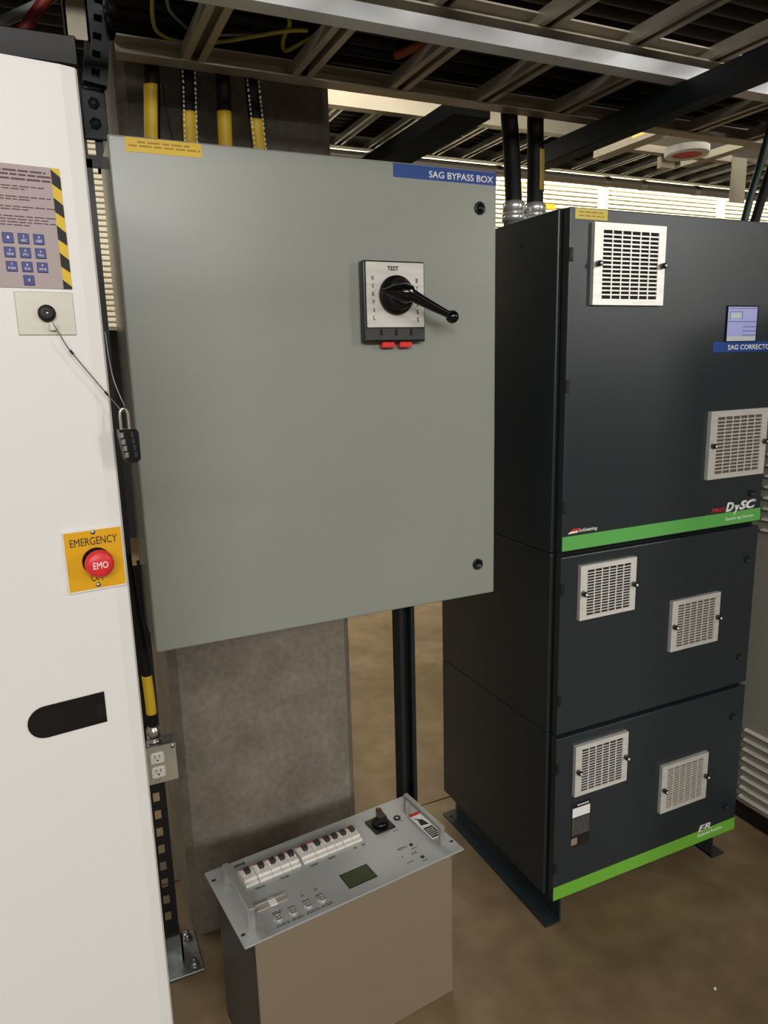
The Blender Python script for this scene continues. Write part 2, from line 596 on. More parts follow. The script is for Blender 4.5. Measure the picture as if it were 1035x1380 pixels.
# ================================================================= grey bypass box
BX, BY, BZ = .1335, 1.32, .826
BW, BH, BD = .737, .885, .175
BB = thing('bypass_box', 'large grey steel wall enclosure with black rotary handle and blue name strip', 'electrical box', (BX, BY, BZ))
MB().rbox(.0008, BW-.0008, .020, BD, .002, BH-.002, .003, 2).build('body', 'grey_side', BB)
MB().rbox(0, BW, 0, .0185, 0, BH, .0035, 3).build('door', 'grey_enclosure', BB)
for px, pz in ((.697, .813), (.693, .072)):
    LT = MB().lathe((px, 0, pz), '-y', [(0, .0125), (.003, .0125), (.004, .0112), (.0042, .0085), (.0015, .008), (.0015, .0)], 24).build('latch', 'black_plastic', BB)
    MB().rbox(px-.0055, px+.0045, -.0045, -.0015, pz-.002, pz+.002, .0006, 1).build('latch_slot', 'strut_dark', LT)
YL = MB().box(.0255, .1485, -.0006, 0, .8605, .8825).build('yellow_label', 'yellow_label', BB)
print_bars(YL, 'amber_print', [(.045, .128, .8760), (.031, .146, .8702)], -.0006, h=.0026, seed=8, wl=(.010, .020), gap=.0035)
BL = MB().box(.506, .736, -.0008, 0, .8580, .8822).build('blue_name_strip', 'blue_label', BB)
text('SAG BYPASS BOX', BL, 'white_print', (.582, .7285, .8620, .8745), at=-.0008, bold=.012)
# rotary switch (coordinates relative to box origin)
SW = MB().rbox(.4285, .5590, -.021, 0, .5535, .7035, .003, 2).build('rotary_switch', 'black_plastic', BB)
SW['label'] = 'black bypass switch with silver dial plate'
MB().rbox(.4340, .5560, -.0225, -.021, .5810, .7005, .001, 1).build('dial_plate', 'brushed_steel', SW)
text('TEST', SW, 'black_print', (.4780, .5020, .6850, .6935), at=-.0225, bold=.03)
for i, ch in enumerate('NORMAL'):
    z = .6755-i*.0146
    text(ch, SW, 'black_print', (.4450+i*.0004, .4492+i*.0004, z-.0082, z), at=-.0225, bold=0 if ch == 'M' else .025)
for i, ch in enumerate('BYPASS'):
    z = .6720-i*.0146
    text(ch, SW, 'black_print', (.5385+i*.0003, .5427+i*.0003, z-.0082, z), at=-.0225, bold=0 if ch == 'M' else .025)
sx, sz = .4955, .6405
MB().lathe((sx, -.0225, sz), '-y', [(0, .0365), (.006, .0365), (.0085, .0335), (.010, .0300), (.022, .0275), (.0235, .0255), (.0235, 0)], 40).build('dial', 'black_plastic', SW)
MB().ring([(sx-.034, -.036, sz+.006), (sx-.018, -.047, sz+.004), (sx, -.058, sz+.001), (sx+.010, -.062, sz-.002), (sx+.018, -.062, sz-.006)], [.004, .013, .0185, .0175, .009], 20).build('grip', 'black_gloss', SW)
MB().ring([(sx+.004, -.064, sz+.001), (sx+.03, -.066, sz-.012), (sx+.06, -.068, sz-.026), (sx+.088, -.070, sz-.0385)], [.0125, .0105, .0085, .0068], 18).build('lever', 'black_gloss', SW)
MB().sphere((sx+.0965, -.070, sz-.0430), .0126, 24).build('lever_ball', 'black_gloss', SW)
MB().lathe((sx+.006, -.075, sz+.003), '-y', [(0, .004), (.003, .0035), (.0035, 0)], 14).build('screw', 'steel', SW)
MB().rbox(.4310, .5565, -.0222, -.0205, .5570, .5790, .0006, 1).build('lower_strip', 'switch_strip', SW)
for k in range(3):
    MB().box(.4600+k*.0320, .4655+k*.0320, -.0226, -.0215, .5650, .5775).build('slot', 'joint_black', SW)
for a in (.4680, .5055):
    MB().rbox(a, a+.0262, -.016, -.003, .5430, .5540, .001, 1).build('red_tab', 'red_plastic', SW)

# ================================================================= charcoal cabinets
DX, DY = .975, 1.217
DW, DD = .615, .524


def grille(parent, x0, x1, z0, z1, back):
    w_, h_ = x1-x0, z1-z0
    t = .0095
    ml, mr, mt, mb = w_*.118, w_*.105, h_*.088, h_*.075
    b = MB()
    b.box(x0, x0+ml, -t, 0, z0, z1).box(x1-mr, x1, -t, 0, z0, z1)
    b.box(x0+ml, x1-mr, -t, 0, z0, z0+mb).box(x0+ml, x1-mr, -t, 0, z1-mt, z1)
    nx, nz = 6, 16
    ax, bx_ = x0+ml, x1-mr
    az, bz_ = z0+mb, z1-mt
    for k in range(1, nx):
        x = ax+(bx_-ax)*k/nx
        b.box(x-.0014, x+.0014, -t, -t+.0015, az, bz_)
    for k in range(1, nz):
        z = az+(bz_-az)*k/nz
        hh = (bz_-az)/nz*.165
        b.box(ax, bx_, -t+.0001, -t+.0015, z-hh, z+hh)
    g = b.build('vent_grille', 'brushed_steel', parent)
    MB().box(ax, bx_, -t+.003, -.001, az, bz_).build('filter', back, g)
    for x, z in ((x0+ml*.42, z0+h_*.50), (x1-mr*.42, z0+h_*.50)):
        MB().lathe((x, -t, z), '-y', [(0, .0060), (.009, .0060), (.012, .0052), (.012, 0)], 14).build('thumb_screw', 'black_plastic', g)
        MB().lathe((x, -t-.012, z), '-y', [(0, .0032), (.0012, .0028), (.0016, 0)], 10).build('screw_tip', 'white_print', g)
    return g


def unit(name, label, z0, z1, dz0, dz1, vents, hinges, latches, group='charcoal power cabinets'):
    u = thing(name, label, 'cabinet', (DX, DY, z0), 0, group)
    h = z1-z0
    MB().rbox(-.005, DW-.003, .030, DD, .0008, h-.0008, .003, 2).build('body', 'charcoal_paint', u)
    MB().box(.004, DW-.002, .0185, .032, .0009, h-.0009).build('door_gasket', 'charcoal_gap', u)
    d = MB().rbox(0, DW, 0, .020, dz0-z0, dz1-z0, .0025, 2).build('door', 'charcoal_paint', u)
    for a in vents:
        grille(u, a[0]-DX, a[1]-DX, a[2]-z0, a[3]-z0, a[4])
    for z in hinges:
        hg = MB().rbox(-.0015, .0085, -.003, .0, z-z0-.013, z-z0+.013, .0008, 1).build('hinge', 'charcoal_gap', u)
        MB().box(.002, .005, -.0036, -.003, z-z0-.006, z-z0+.006).build('hinge_pin', 'strut_dark', hg)
    for x, z in latches:
        l = MB().lathe((x-DX, 0, z-z0), '-y', [(0, .0088), (.003, .0088), (.004, .0080), (.0042, .0065), (.002, .006), (.002, 0)], 20).build('latch', 'black_rubber', u)
        MB().rbox(x-DX-.004, x-DX+.004, -.0045, -.002, z-z0-.0015, z-z0+.0015, .0004, 1).build('latch_slot', 'charcoal_paint', l)
    return u


U1 = unit('sag_corrector_cabinet', 'charcoal sag corrector cabinet with small screen, topmost of the three stacked units', .919, 1.634, .9275, 1.632,
          [(1.030, 1.221, 1.445, 1.605, 'filter_dark'), (1.388, 1.578, 1.050, 1.210, 'filter_brown')], (1.542, 1.282, 1.026), ((1.550, 1.002), (1.560, 1.545)))
z = .919
gs = MB().box(.001, .615, -.0007, 0, .9300-z, .9615-z).build('green_stripe', 'green_print', U1)
text('PRO', U1, 'red_print', (.444, .490, .9650-z, .9760-z), at=0, bold=.03, shear=.3, depth=.0008)
text('D', U1, 'white_print', (.492, .520, .9630-z, .9860-z), at=0, bold=.045, shear=.25, depth=.0010)
text('y', U1, 'white_print', (.519, .540, .9530-z, .9770-z), at=0, bold=.045, shear=.25, depth=.0012)
text('SC', U1, 'white_print', (.539, .596, .9630-z, .9860-z), at=0, bold=.045, shear=.25, depth=.0010)
text('Dynamic Sag Corrector', gs, 'white_print', (.494, .592, .9395-z, .9490-z), at=-.0007)
lg = text('SoftSwitching', U1, 'white_print', (.045, .096, .9655-z, .9755-z), at=0, bold=.01, shear=.2, depth=.0006)
lk = MB().prism([(.020, .9705-z), (.044, .9715-z), (.047, .9770-z), (.030, .9775-z)], 'y', -.0004, 0).build('logo_mark', 'red_print', U1)
MB().prism([(.015, .9665-z), (.041, .9675-z), (.044, .9715-z), (.022, .9710-z)], 'y', -.0006, 0).build('logo_stripe', 'white_print', lk)
YL2 = MB().box(.012, .094, -.0006, 0, 1.6100-z, 1.6300-z).build('yellow_label', 'pale_yellow_label', U1)
print_bars(YL2, 'amber_print', [(.022, .084, 1.6235-z), (.022, .086, 1.6165-z)], -.0006, h=.0022, seed=11, wl=(.008, .016), gap=.003)
SC = MB().box(.449, .550, -.003, 0, 1.366-z, 1.4475-z).build('touch_screen', 'black_gloss', U1)
SC['label'] = 'small lit touch screen'
MB().box(.4515, .5455, -.0036, -.003, 1.3680-z, 1.4445-z).build('display', 'screen_glow', SC)
sd = MB()
for zz_ in (1.4410, 1.4115, 1.4000, 1.3905, 1.3810):
    x0_ = .4530 if zz_ > 1.405 else .500
    sd.box(x0_, .5440, -.0040, -.0036, zz_-z-.0009, zz_-z+.0009)
sd.box(.4575, .4590, -.0040, -.0036, 1.416-z, 1.434-z).box(.496, .4975, -.0040, -.0036, 1.416-z, 1.434-z).box(.4575, .4975, -.0040, -.0036, 1.433-z, 1.4345-z)
sd.build('display_lines', 'screen_dark', SC)
sp = MB().box(.4530, .5440, -.0039, -.0036, 1.3690-z, 1.3785-z).box(.4600, .4935, -.0039, -.0036, 1.420-z, 1.430-z)
sp.build('display_fields', 'screen_pale', SC)
BL2 = MB().box(.413, .612, -.0009, 0, 1.3435-z, 1.3665-z).build('blue_name_strip', 'blue_label', U1)
text('SAG CORRECTOR', BL2, 'white_print', (.461, .612, 1.3485-z, 1.3600-z), at=-.0009, bold=.012)

U2 = unit('equipment_cabinet', 'plain charcoal cabinet without green stripe, middle of the three stacked units', .487, .919, .495, .9160,
          [(1.022, 1.182, .766, .892, 'filter_dark'), (1.302, 1.461, .636, .764, 'filter_brown')], (.843, .580), ((1.554, .832), (1.553, .571)))

U3 = unit('runtime_cabinet', 'charcoal cabinet with green ER stripe and black nameplate, lowest of the stack', .0, .487, .0575, .4845,
          [(1.024, 1.182, .328, .457, 'filter_dark'), (1.300, 1.459, .198, .330, 'filter_grey')], (.409, .147), ((1.547, .405), (1.547, .141)))
# lowest body does not reach the floor: it stands on two base rails
for ch in list(U3.children):
    if ch.name.startswith(('body', 'door_gasket')):
        bpy.data.objects.remove(ch)
MB().rbox(-.005, DW-.003, .030, DD, .0566, .4862, .003, 2).build('body', 'charcoal_paint', U3)
MB().box(.004, DW-.002, .0185, .032, .0590, .4861).build('door_gasket', 'charcoal_gap', U3)
gs3 = MB().box(.001, .614, -.0007, 0, .0590, .0945).build('green_stripe', 'lime_print', U3)
text('ER', U3, 'white_print', (.476, .522, .0915, .1095), at=-.0002, bold=.02, shear=.25, depth=.0012)
text('Extended Runtime', gs3, 'white_print', (.476, .565, .0765, .0860), at=-.0007)
NP = MB().box(.049, .106, -.0007, 0, .186, .305).build('nameplate', 'nameplate', U3)
MB().box(.052, .104, -.0010, -.0007, .267, .291).build('white_field', 'white_print', NP)
print_bars(NP, 'white_print', [(.066, .100, .2975)], -.0007, h=.003, seed=4)
print_bars(NP, 'nameplate_grey', [(.052, .104, .262-k*.0042) for k in range(11)], -.0007, h=.0028, seed=9)
MB().box(.050, .068, -.0010, -.0007, .193, .211).build('tan_square', 'tan_sticker', NP)
for xa, xb, xw in ((-.026, .020, .018), (.5285, .5725, .5285)):
    rl = MB().box(xa, xb, -.008, .49, 0, .005).box(xw, xw+.004, -.004, .49, .0, .0566).build('base_rail', 'charcoal_paint', U3)
    xh = -.013 if xa < 0 else .555
    for yy in (.020, .465):
        MB().cyl((xh, yy, .0045), 'z', .006, .0012, 14).build('bolt_hole', 'joint_black', rl)
for (yy, zz_), uu, zb in (((1.373, 1.581), U1, .919), ((1.334, 1.117), U1, .919), ((1.620, .554), U2, .487), ((1.383, .549), U2, .487), ((1.622, .104), U3, 0), ((1.381, .106), U3, 0)):
    s_ = MB()
    s_.cyl((-.0075, yy-DY, zz_-zb), 'x', .0042, .003, 12)
    s_.build('side_screw', 'strut_dark', uu)

# cables that enter the charcoal cabinet from above


def ribbed(b, pts, r, amp, pitch, seg=14):
    P = catmull(pts, 16)
    out, rad, d = [], [], 0
    length = sum((P[i+1]-P[i]).length for i in range(len(P)-1))
    n = max(8, int(length/pitch*4))
    cum = [0]
    for i in range(len(P)-1):
        cum.append(cum[-1]+(P[i+1]-P[i]).length)
    j = 0
    for k in range(n+1):
        s_ = length*k/n
        while j < len(P)-2 and cum[j+1] < s_:
            j += 1
        t = (s_-cum[j])/max(1e-9, cum[j+1]-cum[j])
        out.append(P[j].lerp(P[j+1], min(1, t)))
        rad.append(r+amp*math.sin(k*math.pi/2))
    return b.ring(out, rad, seg)


def cable(name, label, cat, pts, r, m, group=None, lab=None, labmat='yellow_label', rib=0, hub=None, tagarc=(150, 350), rib_glints=None):
    base = pts[0]
    t = thing(name, label, cat, base, 0, group)
    L = [tuple(Vector(p)-Vector(base)) for p in pts]
    if rib:
        ribbed(MB(), L, r, rib, .007).build('sheath', m, t)
    else:
        MB().tube(L, r, 14, 6).build('sheath', m, t)
    if lab:
        P = catmull(L, 24)
        seg = [p for p in P if lab[0] <= p.z+base[2] <= lab[1]]
        n_ = 12
        rr = r*1.10+rib*.6
        vs, fs = [], []
        a0, a1 = math.radians(tagarc[0]), math.radians(tagarc[1])
        for p in seg:
            for q in (rr, rr-.0012):
                for k in range(n_+1):
                    a = a0+(a1-a0)*k/n_
                    vs.append((p.x+math.cos(a)*q, p.y+math.sin(a)*q, p.z))
        w2 = 2*(n_+1)
        for i in range(len(seg)-1):
            for k in range(n_):
                fs.append((i*w2+k, i*w2+k+1, (i+1)*w2+k+1, (i+1)*w2+k))
                b0 = n_+1
                fs.append((i*w2+b0+k, (i+1)*w2+b0+k, (i+1)*w2+b0+k+1, i*w2+b0+k+1))
            fs.append((i*w2, (i+1)*w2, (i+1)*w2+n_+1, i*w2+n_+1))
            fs.append((i*w2+n_, i*w2+2*n_+1, (i+1)*w2+2*n_+1, (i+1)*w2+n_))
        for i in (0, len(seg)-1):
            for k in range(n_):
                fs.append((i*w2+k, i*w2+k+1, i*w2+n_+2+k, i*w2+n_+1+k))
        MB().add(vs, fs, True).build('yellow_tag', labmat, t)
    if rib_glints:  # highlights on the conduit ribs, modelled as small white boxes
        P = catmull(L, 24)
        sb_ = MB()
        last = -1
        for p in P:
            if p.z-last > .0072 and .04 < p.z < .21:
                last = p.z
                for sg in rib_glints:
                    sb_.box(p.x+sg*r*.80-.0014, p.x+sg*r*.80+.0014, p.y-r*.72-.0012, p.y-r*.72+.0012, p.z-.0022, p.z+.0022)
        sb_.build('rib_highlights', 'white_print', t)
    if hub:
        hb = MB()
        hr = hub
        hb.lathe((0, 0, 0), 'z', [(0, hr*.92), (.012, hr*.92), (.0125, hr*1.08), (.026, hr*1.08), (.0265, hr*.95), (.032, hr*.95), (.0325, hr*1.02), (.048, hr*1.02), (.052, hr*.90), (.055, hr*.78)], 12)
        hb.build('hub_fitting', 'hub_metal', t)
    return t


cable('power_cable', 'black cable in steel hub on charcoal cabinet, nearest the grey box', 'cable',
      [(1.004, 1.452, 1.634), (1.003, 1.452, 1.70), (.997, 1.453, 1.80), (.992, 1.455, 1.86), (.990, 1.455, 1.900)], .0185, 'cable_black', 'cables rising from charcoal cabinet', hub=.0245)
cable('power_cable', 'black cable with yellow tag in the right steel hub on charcoal cabinet', 'cable',
      [(1.062, 1.452, 1.634), (1.062, 1.452, 1.72), (1.062, 1.453, 1.80), (1.062, 1.455, 1.86), (1.062, 1.455, 1.900)], .0185, 'cable_black', 'cables rising from charcoal cabinet',
      lab=(1.712, 1.802), labmat='mustard_label', tagarc=(262, 385), hub=.0245)
cable('control_cable', 'dark green cable leaning up from right end of charcoal cabinet', 'cable',
      [(1.522, 1.27, 1.634), (1.540, 1.27, 1.70), (1.566, 1.27, 1.78), (1.60, 1.27, 1.90), (1.63, 1.27, 2.1)], .0085, 'cable_green')
cable('control_cable', 'black cable right of the dark green one on charcoal cabinet', 'cable',
      [(1.556, 1.27, 1.634), (1.578, 1.27, 1.70), (1.606, 1.27, 1.78), (1.645, 1.27, 1.90), (1.68, 1.27, 2.1)], .0105, 'cable_black')

# four conduits above the grey box
CD = [(.2225, .2330, 0, 1.838, 'smooth black conduit with yellow tag, leftmost of four above grey box'),
      (.2900, .2960, .0016, 1.800, 'black conduit with yellow tag and rib highlights drawn as white dots, second from left above grey box'),
      (.3570, .3600, 0, 1.806, 'smooth black conduit with yellow tag, third from left above grey box'),
      (.4240, .4150, .0016, 1.800, 'black conduit with yellow tag and rib highlights drawn as white dots, rightmost of four above grey box')]
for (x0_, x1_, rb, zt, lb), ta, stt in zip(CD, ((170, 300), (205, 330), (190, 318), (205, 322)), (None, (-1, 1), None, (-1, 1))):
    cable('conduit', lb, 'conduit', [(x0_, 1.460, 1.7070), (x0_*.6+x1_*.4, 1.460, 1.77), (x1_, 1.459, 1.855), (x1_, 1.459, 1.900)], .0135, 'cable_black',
          'conduits above grey box', lab=(1.712, zt), rib=0, tagarc=ta, rib_glints=stt)
tw = MB().tube([(.250, 1.455, 1.84), (.251, 1.452, 1.80), (.258, 1.446, 1.75), (.270, 1.440, 1.7075)], .0014, 8, 5)
tag(tw.build('thin_wire', 'cable_black'), 'thin black wire slanting down beside the leftmost conduit', 'wire')

# ================================================================= struts


def strut_mesh(b, x0, x1, y0, y1, z0, z1, pitch, hole_h, first, t=.003, holes=True, ranges=((0, 9),)):
    """channel, slotted web facing -y, open at the back with small lips"""
    b.box(x0, x0+t, y0, y1, z0, z1).box(x1-t, x1, y0, y1, z0, z1)
    b.box(x0+t, x0+.010, y1-t, y1, z0, z1).box(x1-.010, x1-t, y1-t, y1, z0, z1)
    if not holes:
        b.box(x0+t, x1-t, y0, y0+t, z0, z1)
        return b
    cx = (x0+x1)/2
    hw = .0068
    b.box(x0+t, cx-hw, y0, y0+t, z0, z1).box(cx+hw, x1-t, y0, y0+t, z0, z1)
    z_ = z0
    zh = first
    while zh < z1-hole_h:
        if zh > z_ and any(a <= zh <= b2 for a, b2 in ranges):
            b.box(cx-hw, cx+hw, y0, y0+t, z_, zh-hole_h/2)
            z_ = zh+hole_h/2
        zh += pitch
    b.box(cx-hw, cx+hw, y0, y0+t, z_, z1)
    return b


S1 = thing('slotted_strut', 'black slotted steel channel post between white cabinet and concrete column', 'strut post', (.1225, 1.52, 0))
strut_mesh(MB(), -.0205, .0205, -.0205, .0205, .006, .95, .0427, .022, .128, ranges=((0, .45),)).build('channel', 'black_paint', S1)
strut_mesh(MB(), -.0440, -.0015, -.0205, .0205, .94, 1.7150, .0427, .022, .128, holes=False).build('channel', 'black_paint', S1)
strut_mesh(MB(), -.0205, .0205, -.0205, .0205, 1.7, 1.78, .0427, .026, 1.734, ranges=((1.715, 1.75),)).build('channel', 'black_paint', S1)
bp = MB().rbox(-.055, .0625, -.071, .059, 0, .006, .0015, 1).build('base_plate', 'zinc', S1)
for bxx, byy in ((.0425, .040), (.0435, -.050)):
    MB().lathe((bxx, byy, .006), 'z', [(0, .0125), (.002, .0125), (.0022, .0085), (.010, .0085), (.011, .0070), (.011, .0045), (.018, .0045), (.0185, 0)], 6).build('anchor_bolt', 'zinc', bp)
MB().box(-.026, .0255, -.0255, -.0212, .006, .075).box(.0212, .0255, -.0255, .0255, .006, .075).build('post_socket', 'zinc', S1)
sb = MB().rbox(-.010, .0305, -.030, -.0245, 1.746, 1.862, .0015, 1).build('splice_plate', 'strut_dark', S1)
for zz_ in (1.772, 1.805):
    MB().lathe((.010, -.030, zz_), '-y', [(0, .0105), (.003, .0105), (.0035, .0075), (.010, .0072), (.0105, 0)], 6).build('bolt', 'strut_dark', sb)
MB().box(-.004, .024, -.034, -.030, 1.828, 1.834).box(-.004, .024, -.034, -.030, 1.843, 1.849).build('clip', 'zinc', sb)

S2 = thing('slotted_strut', 'dark steel channel post standing in the gap left of the charcoal cabinets', 'strut post', (.738, 1.52, 0))
cs = MB()
cs.box(-.0205, -.0175, -.0205, .0205, .006, 1.66).box(.0175, .0205, -.0205, .0205, .006, 1.66).box(-.0175, .0175, .0175, .0205, .006, 1.66)
cs.box(-.0175, -.010, -.0205, -.0180, .006, 1.66).box(.010, .0175, -.0205, -.0180, .006, 1.66)
cs.box(-.0125, -.010, -.018, -.010, .006, 1.66).box(.010, .0125, -.018, -.010, .006, 1.66)
cs.build('channel', 'strut_dark', S2)
MB().rbox(-.05, .05, -.05, .05, 0, .006, .0015, 1).build('base_plate', 'zinc', S2)
# upper perforated hanger on the left
S3 = thing('perforated_hanger', 'dark perforated steel hanger dropping from the trays above white cabinet', 'hanger', (.136, 1.462, 1.83))
o = strut_mesh(MB(), -.020, .020, 0, .024, 0, .24, .0290, .014, .016).box(-.017, .017, .020, .0235, 0, .24).build('channel', 'strut_dark', S3)
S3.rotation_euler = (0, .14, 0)

# outlet box and cable on the strut
JB = thing('outlet_box', 'small galvanized outlet box with white duplex receptacle on the left post', 'outlet box', (.133, 1.4985, .488))
MB().rbox(-.034, .034, -.046, 0, 0, .084, .003, 2).build('box_body', 'zinc', JB)
MB().rbox(-.034, .034, -.049, -.046, 0, .084, .001, 1).build('cover', 'dull_aluminium', JB)
for zz_ in (.028, .060):
    rc = MB().rbox(-.019, .009, -.0515, -.049, zz_-.012, zz_+.012, .004, 2)
    r_ = rc.build('receptacle', 'outlet_white', JB)
    MB().box(-.0105, -.0090, -.0519, -.0515, zz_-.001, zz_+.006).box(-.0015, .0000, -.0519, -.0515, zz_-.001, zz_+.006).cyl((-.0052, -.0515, zz_-.006), 'y', .002, -.0004, 10).build('blade_slots', 'joint_black', r_)
for zz_ in (.008, .044, .078):
    MB().lathe((-.0052, -.049, zz_), '-y', [(0, .002), (.001, .0015), (.0011, 0)], 10).build('screw', 'steel', JB)
MB().lathe((.027, -.049, .078), '-y', [(0, .0045), (.002, .004), (.0022, 0)], 12).build('screw', 'steel', JB)
MB().lathe((-.006, -.024, .084), 'z', [(0, .015), (.006, .015), (.0065, .0125), (.012, .0125), (.0125, .0145), (.030, .0145), (.033, .011), (.036, .011)], 16).build('connector', 'steel', JB)
cable('outlet_cable', 'black cable with yellow tag running down into the outlet box', 'cable',
      [(.127, 1.4745, .606), (.127, 1.4745, .66), (.124, 1.4745, .74), (.116, 1.4745, .84), (.108, 1.4735, .98)], .0095, 'cable_black', lab=(.634, .722))

# ================================================================= rack controller
RC = thing('rack_controller', 'silver rack controller with handles and white breakers standing on the floor', 'controller', (.2108, 1.0979, 0), .115)
PZ = .3412
MB().rbox(.0205, .4550, .0050, .2150, .0, PZ-.004, .0015, 1).build('body', 'body_metal', RC)
MB().box(.0197, .0204, .0060, .2140, .001, PZ-.005).build('shaded_side', 'body_shade', RC)  # added sheet: dark reflection of the left face put in as colour
PP = MB().rbox(0, .4826, 0, .2278, PZ-.004, PZ, .0008, 1).build('face_plate', 'panel_aluminium', RC)
for x, y in ((.0085, .0309), (.0095, .1965), (.4745, .0334), (.4745, .1965)):
    MB().rbox(x-.004, x+.004, y-.0028, y+.0028, PZ, PZ+.0003, .0001, 1).build('mounting_slot', 'joint_black', PP)
for x in (.0285, .4515):
    h = MB()
    h.rbox(x-.0055, x+.0055, .0320, .0420, PZ, PZ+.036, .001, 1)
    h.rbox(x-.0055, x+.0055, .1670, .1770, PZ, PZ+.036, .001, 1)
    h.rbox(x-.0055, x+.0055, .0320, .1770, PZ+.0335, PZ+.0435, .001, 1)
    h.build('handle', 'handle_aluminium', RC)
br = [(.0555, .0830), (.0840, .1130), (.1130, .1335), (.1335, .1535), (.1535, .1740), (.1795, .2110), (.2110, .2375), (.2375, .2560), (.2560, .2745), (.2750, .2965), (.2965, .3175)]
for a, b_ in br:
    bk = MB()
    bk.rbox(a+.0003, b_-.0003, .1385, .1880, PZ, PZ+.0060, .0006, 1)
    bk.rbox(a+.0003, b_-.0003, .1480, .1830, PZ+.004, PZ+.0110, .0008, 1)
    B_ = bk.build('breaker', 'breaker_white', RC)
    m_ = (a+b_)/2
    MB().rbox(m_-.0058, m_+.0058, .1620, .1760, PZ+.0110, PZ+.0190, .0008, 1).build('toggle', 'breaker_dark', B_)
    MB().box(m_-.0076, m_-.0060, .1610, .1760, PZ+.0110, PZ+.0140).box(m_+.0060, m_+.0076, .1610, .1760, PZ+.0110, PZ+.0140).build('toggle_guard', 'white_print', B_)
    MB().box(a+.001, b_-.001, .1805, .1828, PZ+.0110, PZ+.0116).build('red_line', 'red_print', B_)
# rotary disconnect
RS = MB().rbox(.3515, .4005, .1385, .1895, PZ, PZ+.004, .001, 1).build('rotary_disconnect', 'black_plastic', RC)
MB().lathe((.3760, .1640, PZ+.004), 'z', [(0, .019), (.006, .018), (.008, .016), (.008, 0)], 28).build('collar', 'black_plastic', RS)
g = MB().prism([(.366, .153), (.386, .150), (.389, .184), (.379, .187)], 'z', PZ+.012, PZ+.026)
g.build('grip', 'black_plastic', RS)
MB().prism([(.3800, .1875), (.3892, .1845), (.3892, .1765), (.3800, .1780)], 'z', PZ+.0262, PZ+.0275).build('red_tip', 'dark_red_cable', RS)
LR = MB().annulus((.4203, .1633, PZ), 'z', .0040, .0080, .0025, 20).build('indicator', 'black_plastic', RC)
MB().lathe((.4203, .1633, PZ), 'z', [(0, .0040), (.0015, .0038), (.002, 0)], 16).build('lens', 'white_print', LR)
DS = MB().rbox(.2245, .2880, .0270, .0715, PZ, PZ+.0008, .0003, 1).build('display', 'black_gloss', RC)
MB().box(.2262, .2863, .0287, .0698, PZ+.0008, PZ+.0011).build('lcd_glass', 'lcd', DS)
for y in (.0700, .0480, .0258):
    MB().annulus((.3238, y, PZ), 'z', .0070, .0078, .0003, 24).build('membrane_button', 'dull_aluminium', RC)
ol = MB()
ol.box(.3125, .3455, .0870, .0875, PZ, PZ+.0002).box(.3450, .3455, .010, .0870, PZ, PZ+.0002)
ol.build('membrane_outline', 'dull_aluminium', RC)
for x, y in ((.3963, .0705), (.3948, .0262)):
    MB().lathe((x, y, PZ), 'z', [(0, .0042), (.0015, .0040), (.002, .0025), (.002, 0)], 16).build('jack', 'black_plastic', RC)
for x in (.0784, .1085, .1390, .1682):
    J = MB().annulus((x, .0330, PZ), 'z', .0060, .0088, .003, 22).build('banana_socket', 'hub_metal', RC)
    MB().lathe((x, .0330, PZ), 'z', [(0, .0060), (.001, .0060), (.001, 0)], 18).build('socket_core', 'black_plastic', J)
    MB().box(x-.006, x+.006, .0318, .0342, PZ+.001, PZ+.0028).box(x-.0012, x+.0012, .0270, .0390, PZ+.001, PZ+.0026).build('slot_bar', 'hub_metal', J)
CN = MB().rbox(.0490, .1130, .0660, .0780, PZ, PZ+.0030, .0008, 1).build('ribbon_connector', 'dull_aluminium', RC)
MB().rbox(.0495, .1125, .0780, .0830, PZ, PZ+.0065, .0008, 1).build('ridge', 'handle_aluminium', CN)
MB().rbox(.0760, .0905, .0625, .0850, PZ+.003, PZ+.0060, .0008, 1).build('key_block', 'breaker_white', CN)
ST = MB().box(.4455, .4740, .0600, .1600, PZ, PZ+.0004).build('warning_sticker', 'white_print', RC)
MB().box(.4462, .4733, .1490, .1592, PZ+.0004, PZ+.0006).build('red_header', 'red_print', ST)
blk = MB().box(.4480, .4715, .0640, .1010, PZ+.0004, PZ+.0006)
blk.prism([(.4500, .1120), (.4690, .1080), (.4650, .1300), (.4550, .1340)], 'z', PZ+.0004, PZ+.0006)
blk.prism([(.4500, .1420), (.4600, .1330), (.4530, .1340)], 'z', PZ+.0004, PZ+.0006)
blk.build('black_pictogram', 'black_print', ST)
print_bars(ST, 'white_print', [(.4500, .4695, .0700+k*.0060) for k in range(5)], PZ+.0006, 'top', h=.0016, seed=6)
MB().prism([(.4580, .0480), (.4700, .0480), (.4640, .0585)], 'z', PZ, PZ+.0004).build('black_triangle', 'black_print', RC)
text('LEWIS', RC, 'black_print', (.0560, .0800, .2075, .2155), 'top', PZ, bold=.03)
print_bars(RC, 'strut_dark', [(.070, .090, .1290), (.072, .089, .1255), (.122, .143, .1290), (.124, .141, .1255), (.188, .207, .1290), (.190, .206, .1255), (.228, .246, .1290), (.230, .245, .1255),
                              (.290, .298, .1290), (.290, .298, .1255), (.309, .317, .1290), (.309, .317, .1255)], PZ, 'top', h=.0016, seed=2)
print_bars(RC, 'strut_dark', [(.068, .092, .0165), (.066, .094, .0125), (.098, .120, .0165), (.096, .122, .0125), (.128, .152, .0165), (.126, .154, .0125), (.158, .180, .0165), (.156, .182, .0125),
                              (.072, .090, .0465), (.072, .092, .0505), (.102, .114, .0465), (.132, .146, .0465), (.160, .174, .0465), (.138, .141, .0650), (.136, .143, .0610), (.168, .171, .0660), (.165, .173, .0615)], PZ, 'top', h=.0015, seed=12)
